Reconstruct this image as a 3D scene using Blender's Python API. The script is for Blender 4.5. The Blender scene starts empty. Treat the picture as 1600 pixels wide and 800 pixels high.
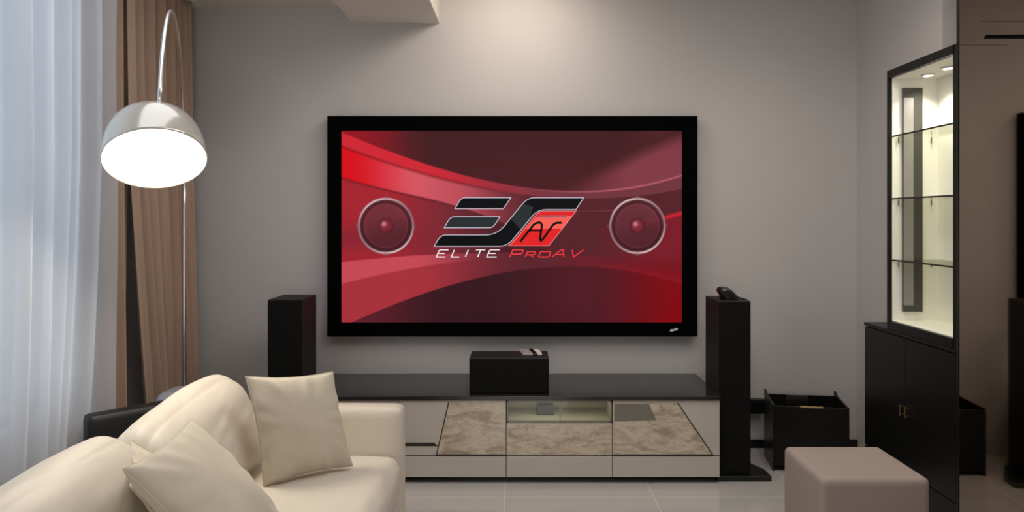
import bpy, bmesh, math, random
import numpy as np
from mathutils import Vector, Matrix, noise

random.seed(4)
C = bpy.context.scene.collection
S = bpy.context.scene
F = 1150.0; VX = 812.0; VY = 340.0; EYE = 1.5

def lin(c):
    out = []
    for v in c[:3]:
        v = v / 255.0
        out.append(v / 12.92 if v <= 0.04045 else ((v + 0.055) / 1.055) ** 2.4)
    return tuple(out) + (1.0,)

# ------------------------------------------------------------------ camera
cam = bpy.data.cameras.new('camera'); camo = bpy.data.objects.new('camera', cam); C.objects.link(camo)
camo.location = (0, 0, EYE); camo.rotation_euler = (math.pi / 2, 0, 0)
cam.sensor_width = 36; cam.lens = F / 1600 * 36
cam.shift_x = (800 - VX) / 1600; cam.shift_y = -(400 - VY) / 1600
cam.clip_start = 0.05
S.camera = camo

# ------------------------------------------------------------------ view, world, lights
S.view_settings.view_transform = 'Standard'; S.view_settings.look = 'None'
S.view_settings.gamma = 1; S.view_settings.exposure = 0.0
S.view_settings.use_curve_mapping = False
w = bpy.data.worlds.new('world'); S.world = w; w.use_nodes = True
w.node_tree.nodes['Background'].inputs[0].default_value = lin((176, 192, 222))
w.node_tree.nodes['Background'].inputs[1].default_value = 0.9

def area(name, loc, rot, sx, sy, power, col, spread=math.pi):
    l = bpy.data.lights.new(name, 'AREA'); l.shape = 'RECTANGLE'; l.size = sx; l.size_y = sy
    l.energy = power; l.color = col; l.spread = spread
    o = bpy.data.objects.new(name, l); C.objects.link(o); o.location = loc; o.rotation_euler = rot
    return o
def spot(name, loc, rot, power, col, angle, blend=1.0, radius=0.05):
    l = bpy.data.lights.new(name, 'SPOT'); l.energy = power; l.color = col
    l.spot_size = math.radians(angle); l.spot_blend = blend; l.shadow_soft_size = radius
    o = bpy.data.objects.new(name, l); C.objects.link(o); o.location = loc; o.rotation_euler = rot
    return o
# daylight outside the window, unseen fill areas added to lift the room, recessed downlights
area('window_daylight', (-4.2, 1.9, 2.0), (0, -math.pi / 2, 0), 4.5, 6.5, 178, (0.76, 0.83, 1.0))
area('ceiling_fill', (0.70, 2.35, 3.10), (0, 0, 0), 1.8, 2.0, 38, (1.0, 0.98, 0.98))  # unseen area added to raise the general light
area('ceiling_fill', (-1.25, 2.9, 2.855), (0, 0, 0), 1.2, 1.6, 11, (0.93, 0.95, 1.0))  # cool fill added for the upper left, no fixture modelled
area('fill_behind_camera', (-0.2, -0.9, 0.9), (math.radians(112), 0, math.radians(6)), 1.6, 0.5, 8, (1.0, 0.93, 0.88), math.radians(110))  # soft fill added behind the camera to brighten beam and upper wall
spot('ceiling_downlight', (0.02, 4.10, 3.08), (math.radians(40), 0, math.radians(8)), 50, (1.0, 0.87, 0.74), 155, radius=0.22)
spot('ceiling_downlight', (1.6, 3.5, 3.08), (math.radians(14), 0, 0), 30, (1.0, 0.80, 0.66), 120, radius=0.15)

# ------------------------------------------------------------------ materials
def mat(name, col, rough=0.6, metal=0.0, spec=0.5, coat=0.0, bump=0.0, bscale=60.0, var=0.0, vscale=3.0,
        emit=None, estr=0.0, trans=0.0, sheen=0.0):
    m = bpy.data.materials.new(name); m.use_nodes = True
    nt = m.node_tree; b = nt.nodes['Principled BSDF']
    c = lin(col)
    b.inputs['Base Color'].default_value = c
    b.inputs['Roughness'].default_value = rough; b.inputs['Metallic'].default_value = metal
    b.inputs['Specular IOR Level'].default_value = spec
    b.inputs['Coat Weight'].default_value = coat; b.inputs['Coat Roughness'].default_value = 0.05
    b.inputs['Sheen Weight'].default_value = sheen
    b.inputs['Transmission Weight'].default_value = trans
    tc = nt.nodes.new('ShaderNodeTexCoord')
    if var > 0:
        n = nt.nodes.new('ShaderNodeTexNoise'); n.inputs['Scale'].default_value = vscale; n.inputs['Detail'].default_value = 4
        nt.links.new(tc.outputs['Object'], n.inputs['Vector'])
        r = nt.nodes.new('ShaderNodeMix'); r.data_type = 'RGBA'
        r.inputs[6].default_value = tuple(x * (1 - var) for x in c[:3]) + (1,)
        r.inputs[7].default_value = tuple(min(1, x * (1 + var)) for x in c[:3]) + (1,)
        nt.links.new(n.outputs['Fac'], r.inputs[0]); nt.links.new(r.outputs[2], b.inputs['Base Color'])
    if bump > 0:
        n = nt.nodes.new('ShaderNodeTexNoise'); n.inputs['Scale'].default_value = bscale; n.inputs['Detail'].default_value = 3
        nt.links.new(tc.outputs['Object'], n.inputs['Vector'])
        bp = nt.nodes.new('ShaderNodeBump'); bp.inputs['Strength'].default_value = bump; bp.inputs['Distance'].default_value = 0.01
        nt.links.new(n.outputs['Fac'], bp.inputs['Height']); nt.links.new(bp.outputs['Normal'], b.inputs['Normal'])
    if emit:
        b.inputs['Emission Color'].default_value = lin(emit); b.inputs['Emission Strength'].default_value = estr
    return m

M = {}
M['wall'] = mat('wall_plaster', (195, 191, 188), 0.85, bump=0.04, bscale=90, var=0.02, vscale=1.5)
M['ceiling'] = mat('ceiling_paint', (222, 216, 208), 0.9, var=0.01)
M['beam'] = mat('beam_paint', (228, 222, 214), 0.85, var=0.01)
M['black_trim'] = mat('black_lacquer', (22, 22, 22), 0.25, var=0.1)
M['velvet'] = mat('black_velvet', (3, 3, 3), 0.95, spec=0.05)
M['speaker'] = mat('black_vinyl', (32, 32, 32), 0.65, spec=0.35, bump=0.03, bscale=300)
M['grille'] = mat('speaker_cloth', (17, 17, 16), 0.85, spec=0.15, bump=0.05, bscale=500)
M['sofa'] = mat('cream_leather', (211, 202, 187), 0.5, spec=0.3, bump=0.06, bscale=240, var=0.03, vscale=6, sheen=0.1)
M['pillow'] = mat('cream_fabric', (203, 192, 173), 0.8, spec=0.2, bump=0.12, bscale=420, var=0.03, vscale=8, sheen=0.2)
M['ottoman'] = mat('taupe_fabric', (158, 144, 135), 0.85, spec=0.2, bump=0.1, bscale=400, var=0.03)
def creases(m, strength, scale):
    nt = m.node_tree; b = nt.nodes['Principled BSDF']; old = b.inputs['Normal'].links[0].from_node
    tc = [n for n in nt.nodes if n.type == 'TEX_COORD'][0]
    n = nt.nodes.new('ShaderNodeTexNoise'); n.inputs['Scale'].default_value = scale; n.inputs['Detail'].default_value = 1.5; n.inputs['Distortion'].default_value = 1.4
    nt.links.new(tc.outputs['Object'], n.inputs['Vector'])
    r = nt.nodes.new('ShaderNodeValToRGB'); e = r.color_ramp.elements
    e[0].position = 0.46; e[0].color = (1, 1, 1, 1); e[1].position = 0.54; e[1].color = (1, 1, 1, 1); k = e.new(0.5); k.color = (0, 0, 0, 1)
    nt.links.new(n.outputs['Fac'], r.inputs[0])
    bp = nt.nodes.new('ShaderNodeBump'); bp.inputs['Strength'].default_value = strength; bp.inputs['Distance'].default_value = 0.01
    nt.links.new(r.outputs[0], bp.inputs['Height']); nt.links.new(old.outputs['Normal'], bp.inputs['Normal']); nt.links.new(bp.outputs['Normal'], b.inputs['Normal'])
creases(M['sofa'], 0.06, 2.2)
M['chrome'] = mat('chrome', (225, 223, 222), 0.3, metal=1.0, var=0.02)
M['steel'] = mat('brushed_steel', (150, 146, 140), 0.3, metal=1.0, var=0.05)
M['brass'] = mat('brass', (205, 180, 130), 0.3, metal=1.0, var=0.05)
M['shade'] = mat('polished_shade', (206, 202, 192), 0.2, metal=0.3, spec=0.8, coat=0.6, var=0.01)
M['shade_in'] = mat('shade_inside', (245, 240, 225), 0.6, var=0.01)
M['diffuser'] = mat('lamp_diffuser', (255, 250, 235), 0.6, emit=(255, 238, 208), estr=13.0)
M['puck'] = mat('puck_lens', (255, 250, 235), 0.6, emit=(255, 246, 222), estr=9.0)
M['black_glass'] = mat('black_glass_top', (34, 34, 35), 0.16, spec=0.6, var=0.05)
M['cab_body'] = mat('black_cabinet', (20, 21, 20), 0.35, var=0.1)
M['cab_black'] = mat('black_satin_lacquer', (20, 20, 19), 0.32, spec=0.25, var=0.08)
M['front'] = mat('greige_gloss', (190, 182, 171), 0.12, spec=0.5, coat=0.3, var=0.04, vscale=2)
M['cab_inside'] = mat('cream_lining', (242, 239, 230), 0.7, var=0.01)
M['grey_panel'] = mat('grey_panel', (68, 66, 62), 0.25, var=0.05)
M['grey_light'] = mat('light_grey_panel', (140, 138, 134), 0.3, var=0.05)
M['chair_leather'] = mat('black_leather', (30, 30, 32), 0.45, bump=0.06, bscale=120, var=0.1)
M['stool'] = mat('grey_leather', (172, 174, 182), 0.4, bump=0.04, bscale=120, var=0.06)
M['white_pl'] = mat('white_plastic', (225, 222, 214), 0.35, var=0.02)
M['grey_pl'] = mat('grey_plastic', (165, 158, 156), 0.35, var=0.02)
M['black_pl'] = mat('black_plastic', (16, 16, 16), 0.3, var=0.1)
M['drape'] = mat('brown_drape', (178, 152, 132), 0.85, spec=0.15, bump=0.1, bscale=260, var=0.05, sheen=0.15)
M['win_frame'] = mat('white_window_frame', (225, 225, 225), 0.45, var=0.01)
M['niche'] = mat('pale_green_lining', (176, 168, 148), 0.5, var=0.05)
M['dark_strip'] = mat('dark_brown_strip', (38, 32, 26), 0.5, var=0.1)
M['green_glass'] = mat('grey_green_glass', (118, 114, 102), 0.12, spec=0.6, var=0.06)

def mirror_mat():
    m = bpy.data.materials.new('bronze_mirror'); m.use_nodes = True; nt = m.node_tree
    b = nt.nodes['Principled BSDF']
    b.inputs['Base Color'].default_value = (0.36, 0.285, 0.225, 1); b.inputs['Metallic'].default_value = 1
    n = nt.nodes.new('ShaderNodeTexNoise'); n.inputs['Scale'].default_value = 1.5
    r = nt.nodes.new('ShaderNodeMapRange'); r.inputs[3].default_value = 0.02; r.inputs[4].default_value = 0.05
    nt.links.new(n.outputs['Fac'], r.inputs[0]); nt.links.new(r.outputs[0], b.inputs['Roughness'])
    return m
M['mirror'] = mirror_mat()

def glass_mat(name, tint, refl=0.12):
    m = bpy.data.materials.new(name); m.use_nodes = True; nt = m.node_tree; nt.nodes.clear()
    out = nt.nodes.new('ShaderNodeOutputMaterial'); mx = nt.nodes.new('ShaderNodeMixShader')
    t = nt.nodes.new('ShaderNodeBsdfTransparent'); g = nt.nodes.new('ShaderNodeBsdfGlossy')
    t.inputs[0].default_value = lin(tint); g.inputs['Roughness'].default_value = 0.02
    fr = nt.nodes.new('ShaderNodeFresnel'); fr.inputs[0].default_value = 1.45
    mul = nt.nodes.new('ShaderNodeMath'); mul.operation = 'MULTIPLY'; mul.inputs[1].default_value = refl * 6
    nt.links.new(fr.outputs[0], mul.inputs[0]); nt.links.new(mul.outputs[0], mx.inputs[0])
    nt.links.new(t.outputs[0], mx.inputs[1]); nt.links.new(g.outputs[0], mx.inputs[2])
    nt.links.new(mx.outputs[0], out.inputs[0])
    return m
M['glass'] = glass_mat('clear_glass', (242, 246, 242))
M['shelf_glass'] = glass_mat('shelf_glass', (240, 242, 234), 0.1)

def sheer_mat():
    m = bpy.data.materials.new('sheer_voile'); m.use_nodes = True; nt = m.node_tree; nt.nodes.clear()
    out = nt.nodes.new('ShaderNodeOutputMaterial'); a = nt.nodes.new('ShaderNodeMixShader'); b = nt.nodes.new('ShaderNodeMixShader')
    t = nt.nodes.new('ShaderNodeBsdfTransparent'); tl = nt.nodes.new('ShaderNodeBsdfTranslucent'); d = nt.nodes.new('ShaderNodeBsdfDiffuse')
    tl.inputs[0].default_value = (0.80, 0.82, 0.86, 1); d.inputs[0].default_value = (0.80, 0.80, 0.82, 1)
    n = nt.nodes.new('ShaderNodeTexNoise'); n.inputs['Scale'].default_value = 400
    r = nt.nodes.new('ShaderNodeMapRange'); r.inputs[3].default_value = 0.50; r.inputs[4].default_value = 0.56
    nt.links.new(n.outputs['Fac'], r.inputs[0]); nt.links.new(r.outputs[0], a.inputs[0])
    nt.links.new(d.outputs[0], a.inputs[1]); nt.links.new(tl.outputs[0], a.inputs[2])
    b.inputs[0].default_value = 0.86
    nt.links.new(t.outputs[0], b.inputs[1]); nt.links.new(a.outputs[0], b.inputs[2]); nt.links.new(b.outputs[0], out.inputs[0])
    return m
M['sheer'] = sheer_mat()

def floor_mat():
    m = bpy.data.materials.new('polished_floor_tile'); m.use_nodes = True; nt = m.node_tree; b = nt.nodes['Principled BSDF']
    tc = nt.nodes.new('ShaderNodeTexCoord'); mp = nt.nodes.new('ShaderNodeMapping')
    mp.inputs['Location'].default_value = (0.08 / 0.8, -3.95 / 0.8, 0); mp.inputs['Scale'].default_value = (1 / 0.8, 1 / 0.8, 1)
    nt.links.new(tc.outputs['Object'], mp.inputs['Vector'])
    br = nt.nodes.new('ShaderNodeTexBrick'); br.offset = 0; br.inputs['Scale'].default_value = 1
    br.inputs['Brick Width'].default_value = 1; br.inputs['Row Height'].default_value = 1
    br.inputs['Mortar Size'].default_value = 0.004; br.inputs['Mortar Smooth'].default_value = 0.1
    br.inputs['Color1'].default_value = lin((188, 182, 175)); br.inputs['Color2'].default_value = lin((193, 187, 180))
    br.inputs['Mortar'].default_value = lin((212, 206, 198))
    nt.links.new(mp.outputs[0], br.inputs['Vector'])
    n = nt.nodes.new('ShaderNodeTexNoise'); n.inputs['Scale'].default_value = 2.5; n.inputs['Detail'].default_value = 6
    nt.links.new(tc.outputs['Object'], n.inputs['Vector'])
    mx = nt.nodes.new('ShaderNodeMix'); mx.data_type = 'RGBA'; mx.blend_type = 'MULTIPLY'; mx.inputs[0].default_value = 0.25
    nt.links.new(br.outputs['Color'], mx.inputs[6]); nt.links.new(n.outputs['Color'], mx.inputs[7])
    hs = nt.nodes.new('ShaderNodeHueSaturation'); hs.inputs['Saturation'].default_value = 0.6
    nt.links.new(mx.outputs[2], hs.inputs['Color']); nt.links.new(hs.outputs[0], b.inputs['Base Color'])
    b.inputs['Roughness'].default_value = 0.09; b.inputs['Specular IOR Level'].default_value = 0.8
    return m
M['floor'] = floor_mat()

def marble_reflection_mat():  # reflection of a marbled table, painted as veined colour
    m = bpy.data.materials.new('painted_marble_reflection'); m.use_nodes = True; nt = m.node_tree; b = nt.nodes['Principled BSDF']
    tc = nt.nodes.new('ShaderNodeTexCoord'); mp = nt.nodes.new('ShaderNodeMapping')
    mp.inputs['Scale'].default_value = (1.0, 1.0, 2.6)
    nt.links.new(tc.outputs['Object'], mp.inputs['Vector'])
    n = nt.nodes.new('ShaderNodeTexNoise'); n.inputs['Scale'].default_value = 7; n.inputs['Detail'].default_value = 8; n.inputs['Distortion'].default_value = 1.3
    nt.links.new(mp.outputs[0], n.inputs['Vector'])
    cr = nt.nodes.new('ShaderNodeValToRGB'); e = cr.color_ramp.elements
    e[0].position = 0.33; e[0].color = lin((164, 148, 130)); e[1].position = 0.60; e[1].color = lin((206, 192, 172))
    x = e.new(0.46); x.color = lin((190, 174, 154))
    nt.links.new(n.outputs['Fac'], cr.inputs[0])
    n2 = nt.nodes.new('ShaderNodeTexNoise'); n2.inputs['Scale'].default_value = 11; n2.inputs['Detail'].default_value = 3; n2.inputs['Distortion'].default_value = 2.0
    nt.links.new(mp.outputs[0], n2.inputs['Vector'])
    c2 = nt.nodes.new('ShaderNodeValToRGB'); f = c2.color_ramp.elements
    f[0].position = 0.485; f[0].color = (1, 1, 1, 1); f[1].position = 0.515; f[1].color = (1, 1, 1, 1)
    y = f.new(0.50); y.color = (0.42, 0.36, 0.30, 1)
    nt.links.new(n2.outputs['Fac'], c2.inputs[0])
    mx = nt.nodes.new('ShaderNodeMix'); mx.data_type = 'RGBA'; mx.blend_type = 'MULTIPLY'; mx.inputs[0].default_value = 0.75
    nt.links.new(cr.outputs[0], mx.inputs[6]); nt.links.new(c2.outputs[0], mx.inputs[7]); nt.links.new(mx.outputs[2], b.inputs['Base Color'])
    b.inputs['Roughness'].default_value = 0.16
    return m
M['marble_reflection'] = marble_reflection_mat()

def flat_emit(name, col, k=1.0):
    m = bpy.data.materials.new(name); m.use_nodes = True; nt = m.node_tree; b = nt.nodes['Principled BSDF']
    b.inputs['Base Color'].default_value = (0.01, 0.01, 0.01, 1); b.inputs['Roughness'].default_value = 0.9
    b.inputs['Specular IOR Level'].default_value = 0.0
    b.inputs['Emission Color'].default_value = lin(col); b.inputs['Emission Strength'].default_value = k
    return m

# ------------------------------------------------------------------ helpers
def obj(name, bm_or_mesh, m, parent=None, smooth=False, bevel=0.0, seg=2):
    if isinstance(bm_or_mesh, bmesh.types.BMesh):
        bm = bm_or_mesh
        bmesh.ops.recalc_face_normals(bm, faces=bm.faces[:])
        me = bpy.data.meshes.new(name); bm.to_mesh(me); bm.free()
    else:
        me = bm_or_mesh
    me.materials.append(m)
    if smooth:
        me.polygons.foreach_set('use_smooth', [True] * len(me.polygons))
    o = bpy.data.objects.new(name, me); C.objects.link(o)
    if parent is not None:
        o.parent = parent
        o.matrix_parent_inverse = Matrix.Identity(4)
        o.location = -Vector(parent.location) if parent.parent is None else (0, 0, 0)
    if bevel > 0:
        md = o.modifiers.new('bevel', 'BEVEL'); md.width = bevel; md.segments = seg; md.limit_method = 'ANGLE'
        if seg > 1:
            me.polygons.foreach_set('use_smooth', [True] * len(me.polygons))
            md.harden_normals = True
    return o
def thing(name, label, cat, loc, group=None):
    o = bpy.data.objects.new(name, None); o.empty_display_size = 0.1; C.objects.link(o); o.location = loc
    o['label'] = label; o['category'] = cat
    if group: o['group'] = group
    bpy.context.view_layer.update()
    return o
def tag(o, label, cat, group=None):
    o['label'] = label; o['category'] = cat
    if group: o['group'] = group
    return o
def struct(o): o['kind'] = 'structure'; return o
def box(bm, x0, x1, y0, y1, z0, z1):
    vs = [bm.verts.new(p) for p in ((x0,y0,z0),(x1,y0,z0),(x1,y1,z0),(x0,y1,z0),(x0,y0,z1),(x1,y0,z1),(x1,y1,z1),(x0,y1,z1))]
    for f in ((0,3,2,1),(4,5,6,7),(0,1,5,4),(1,2,6,5),(2,3,7,6),(3,0,4,7)): bm.faces.new([vs[i] for i in f])
    return vs
def bx(*a):
    bm = bmesh.new(); box(bm, *a); return bm
def prism(bm, pts, d):
    """closed polygon of 3-D points pushed along vector d"""
    a = [bm.verts.new(p) for p in pts]; b = [bm.verts.new(Vector(p) + Vector(d)) for p in pts]
    n = len(pts)
    bm.faces.new(a); bm.faces.new(b[::-1])
    for i in range(n): bm.faces.new((a[i], b[i], b[(i+1) % n], a[(i+1) % n]))
def P(px, py, Y):
    return Vector(((px - VX) * Y / F, Y, EYE - (py - VY) * Y / F))
def tube(bm, pts, r, n=14, cap=True):
    pts = [Vector(p) for p in pts]; rings = []
    up = None
    for i, p in enumerate(pts):
        t = (pts[min(i+1, len(pts)-1)] - pts[max(i-1, 0)]).normalized()
        if up is None:
            up = t.orthogonal().normalized()
        up = (up - t * up.dot(t)).normalized(); s = t.cross(up)
        rr = r[i] if isinstance(r, (list, tuple)) else r
        rings.append([bm.verts.new(p + (up * math.cos(a) + s * math.sin(a)) * rr) for a in [2*math.pi*k/n for k in range(n)]])
    for a, b in zip(rings, rings[1:]):
        for k in range(n): bm.faces.new((a[k], a[(k+1) % n], b[(k+1) % n], b[k]))
    if cap: bm.faces.new(rings[0][::-1]); bm.faces.new(rings[-1])
def lathe(bm, prof, mtx=Matrix.Identity(4), n=64, cap0=False, cap1=False):
    rings = []
    for r, z in prof:
        if r < 1e-6: rings.append([bm.verts.new(mtx @ Vector((0, 0, z)))])
        else: rings.append([bm.verts.new(mtx @ Vector((r*math.cos(2*math.pi*k/n), r*math.sin(2*math.pi*k/n), z))) for k in range(n)])
    for a, b in zip(rings, rings[1:]):
        for k in range(n):
            q = [a[k % len(a)], a[(k+1) % len(a)], b[(k+1) % len(b)], b[k % len(b)]]
            u = []
            for v in q:
                if v not in u: u.append(v)
            if len(u) > 2: bm.faces.new(u)
    if cap0: bm.faces.new(rings[0][::-1])
    if cap1: bm.faces.new(rings[-1])
def cubegrid(nx, ny, nz):
    """subdivided cube in [-1,1]^3, welded"""
    bm = bmesh.new(); V = {}
    def v(i, j, k):
        if (i, j, k) not in V: V[(i, j, k)] = bm.verts.new((2*i/nx-1, 2*j/ny-1, 2*k/nz-1))
        return V[(i, j, k)]
    for i in range(nx):
        for j in range(ny):
            for k in (0, nz): bm.faces.new((v(i,j,k), v(i+1,j,k), v(i+1,j+1,k), v(i,j+1,k)))
    for i in range(nx):
        for k in range(nz):
            for j in (0, ny): bm.faces.new((v(i,j,k), v(i+1,j,k), v(i+1,j,k+1), v(i,j,k+1)))
    for j in range(ny):
        for k in range(nz):
            for i in (0, nx): bm.faces.new((v(i,j,k), v(i,j+1,k), v(i,j+1,k+1), v(i,j,k+1)))
    return bm
def softbox(sx, sy, sz, r, crown=(0, 0, 0), n=(28, 28, 10), wr=0.0, seed=0.0, fn=None, mtx=None):
    """rounded upholstered block centred at 0, full sizes sx sy sz; crown bulges each face pair outwards"""
    bm = cubegrid(*n); h = Vector((sx/2, sy/2, sz/2))
    for v in bm.verts:
        c = v.co.copy()
        p = Vector([math.copysign(abs(c[i]), c[i]) * h[i] for i in range(3)])
        q = Vector([max(-(h[i]-r), min(h[i]-r, p[i])) for i in range(3)])
        d = p - q
        if d.length > 1e-9:
            # push the shell to radius r on edges and corners
            p = q + d.normalized() * r
        for i in range(3):
            j, k = (i+1) % 3, (i+2) % 3
            p[i] += crown[i] * (c[i]) * (1 - c[j]**2) * (1 - c[k]**2)
        if wr:
            nn = noise.noise(Vector((c.x*2+seed, c.y*2.5, c.z*2)))*1.0 + 0.5*noise.noise(Vector((c.x*6+seed, c.y*5, c.z*5)))
            p += c.normalized() * wr * nn
        if fn: p = fn(p, c)
        v.co = mtx @ p if mtx else p
    return bm
def pillow(corners, T, seed=0.0, n=44, inset=0.07, wr=0.008):
    """throw pillow through 4 corner points (TL, TR, BR, BL), thickness T; returns bmesh and the seam points"""
    TL, TR, BR, BL = [Vector(c) for c in corners]
    nrm = ((TR - BL).cross(TL - BR)).normalized()
    def base(u, v):
        uu = u * (1 - inset * (1 - v*v)); vv = v * (1 - inset * (1 - u*u))
        a, b = (uu+1)/2, (vv+1)/2
        return (BL*(1-a) + BR*a)*(1-b) + (TL*(1-a) + TR*a)*b
    bm = bmesh.new(); G = [{}, {}]
    for s in (0, 1):
        for i in range(n+1):
            for j in range(n+1):
                edge = i in (0, n) or j in (0, n)
                if s and edge: G[1][(i, j)] = G[0][(i, j)]; continue
                u = math.sin((2*i/n-1)*math.pi/2); v = math.sin((2*j/n-1)*math.pi/2)
                u = 0.5*u + 0.5*(2*i/n-1); v = 0.5*v + 0.5*(2*j/n-1)
                th = T/2 * ((1-u*u)*(1-v*v))**0.42 if not edge else 0
                # creases that run in from the corners and along the seams
                rr = max(abs(u), abs(v)); ang = math.atan2(v, u)
                cr = (math.sin(ang*15 + seed + 2.0*noise.noise(Vector((u*2, v*2, seed)))) * 0.5 * max(0, rr-0.45)**1.2 +
                      0.9*noise.noise(Vector((u*1.8+seed, v*1.8, s*7.0)))*0.5)
                th2 = th + wr * cr * 2.2 * (1 if not edge else 0) * min(1, th/(T*0.12+1e-9))
                G[s][(i, j)] = bm.verts.new(base(u, v) + nrm * (th2 if s == 0 else -th2))
    for s in (0, 1):
        for i in range(n):
            for j in range(n):
                bm.faces.new((G[s][(i,j)], G[s][(i+1,j)], G[s][(i+1,j+1)], G[s][(i,j+1)]))
    seam = []
    m = 40
    for k in range(m): seam.append(base(-1 + 2*k/m, -1))
    for k in range(m): seam.append(base(1, -1 + 2*k/m))
    for k in range(m): seam.append(base(1 - 2*k/m, 1))
    for k in range(m+1): seam.append(base(-1, 1 - 2*k/m))
    return bm, seam

# ------------------------------------------------------------------ room shell
XL, XR, YB, YR = -2.25, 2.2, 4.8, -1.3
ZL, ZH = 2.87, 3.12
struct(obj('floor', bx(XL-0.2, XR+0.5, YR-0.2, YB+0.2, -0.1, 0), M['floor']))
struct(obj('wall_back', bx(XL-0.2, XR+0.5, YB, YB+0.15, 0, ZH+0.1), M['wall']))
struct(obj('wall_rear', bx(XL-0.2, XR+0.5, YR-0.15, YR, 0, ZH+0.1), M['wall']))
bm = bmesh.new()
WY0, WY1, WZ0, WZ1 = 0.3, 3.52, 0.58, 2.72
box(bm, XL-0.2, XL, YR, WY0, 0, ZH); box(bm, XL-0.2, XL, WY1, YB, 0, ZH)
box(bm, XL-0.2, XL, WY0, WY1, 0, WZ0); box(bm, XL-0.2, XL, WY0, WY1, WZ1, ZH)
struct(obj('wall_left', bm, M['wall']))
bm = bmesh.new()
box(bm, XR, XR+0.3, 4.345, YB, 0, ZH)            # beside the cabinets
box(bm, XR, XR+0.3, 3.83, 4.345, 2.315, ZH)      # above the cabinet, far half
box(bm, XR+0.14, XR+0.3, YR, 4.345, 0, ZH)       # recessed stretch behind cabinets and wardrobe
struct(obj('wall_right', bm, M['wall']))
bm = bmesh.new()
BX0, BX1 = (550-VX)*YB/F, (687-VX)*YB/F
box(bm, XL-0.2, BX0+0.01, YR-0.1, YB, ZL, ZL+0.1)
box(bm, BX1-0.01, XR+0.5, YR-0.1, YB, ZH, ZH+0.1)
struct(obj('ceiling', bm, M['ceiling']))
struct(obj('trim_1', bx(BX0, BX1, YR, YB, 2.765, ZH+0.05), M['beam'], bevel=0.006))
struct(obj('baseboard_back', bx(1.36, XR, YB-0.012, YB, 0, 0.055), M['black_trim'], bevel=0.003))

# window behind the sheer curtain
wf = bmesh.new()
t = 0.05; x0, x1 = XL-0.14, XL-0.06
box(wf, x0, x1, WY0, WY1, WZ0, WZ0+t); box(wf, x0, x1, WY0, WY1, WZ1-t, WZ1)
for yy in (WY0, 1.12, 1.95, 2.75, WY1-t): box(wf, x0, x1, yy, yy+t, WZ0, WZ1)
wo = struct(obj('window_1', wf, M['win_frame'], bevel=0.004))
ys = [WY0, 1.12, 1.95, 2.75, WY1-t]
for a, b in zip(ys, ys[1:]):
    obj('pane', bx(XL-0.105, XL-0.097, a+t, b, WZ0+t, WZ1-t), M['glass'], wo)
obj('window_sill', bx(XL-0.06, XL+0.03, WY0-0.04, WY1+0.04, WZ0-0.03, WZ0), M['win_frame'], wo, bevel=0.004)

# ------------------------------------------------------------------ curtains
def curtain(name, x0, top, bot, z0, z1, folds, amp, seed, m, label, cat, nz=40, ns=240, group=None, bulge=0.0, crisp=0.0):
    bm = bmesh.new(); G = []
    for k in range(nz+1):
        f = k/nz; z = z0 + (z1-z0)*f
        row = []
        for i in range(ns+1):
            s = i/ns
            g = min(1.0, f/0.62)**0.8
            ya = bot[0]*(1-g) + top[0]*g; yb = bot[1]*(1-g) + top[1]*g
            ph = s + 0.05*noise.noise(Vector((s*4, seed, 0))) + 0.012*noise.noise(Vector((s*6, seed+3, f*2)))
            am = amp * (0.65 + 0.6*noise.noise(Vector((s*folds*0.6, seed+9, f*0.7))))
            x = x0 + am*math.sin(2*math.pi*folds*ph) + 0.35*am*math.sin(2*math.pi*folds*2.3*ph + seed)
            y = ya + (yb-ya)*s + 0.3*am*math.cos(2*math.pi*folds*ph)
            x += bulge * (1-f)
            if crisp: x += crisp*abs(math.sin(math.pi*folds*1.37*ph + seed)) + 0.5*crisp*abs(math.sin(math.pi*folds*0.61*ph))
            row.append(bm.verts.new((x, y, z)))
        G.append(row)
    for a, b in zip(G, G[1:]):
        for i in range(ns): bm.faces.new((a[i], a[i+1], b[i+1], b[i]))
    o = obj(name, bm, m, smooth=True)
    tag(o, label, cat, group)
    return o
sh = curtain('sheer_curtain', -2.08, (0.0, 3.70), (0.0, 3.58), 0.02, 2.86, 19, 0.065, 1.3, M['sheer'],
        'white translucent sheer curtain hanging in front of the window', 'curtain', ns=900, crisp=0.03)
d1 = curtain('drape', -2.13, (3.70, 4.00), (3.84, 3.95), 0.02, 2.86, 2.0, 0.045, 2.1, M['drape'],
        'narrow brown drape panel beside the sheer curtain', 'curtain', group='brown drapes')
d2 = curtain('drape', -2.09, (3.90, 4.66), (4.11, 4.70), 0.02, 2.86, 6.5, 0.036, 2.9, M['drape'],
        'wide brown drape panel gathered in the corner behind the lamp pole', 'curtain', group='brown drapes', bulge=0.045)
for o in (d1, d2):
    md = o.modifiers.new('solid', 'SOLIDIFY'); md.thickness = 0.004
struct(obj('trim_2', bx(-2.14, -2.06, 0.0, 4.75, 2.862, 2.87), M['win_frame']))

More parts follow.
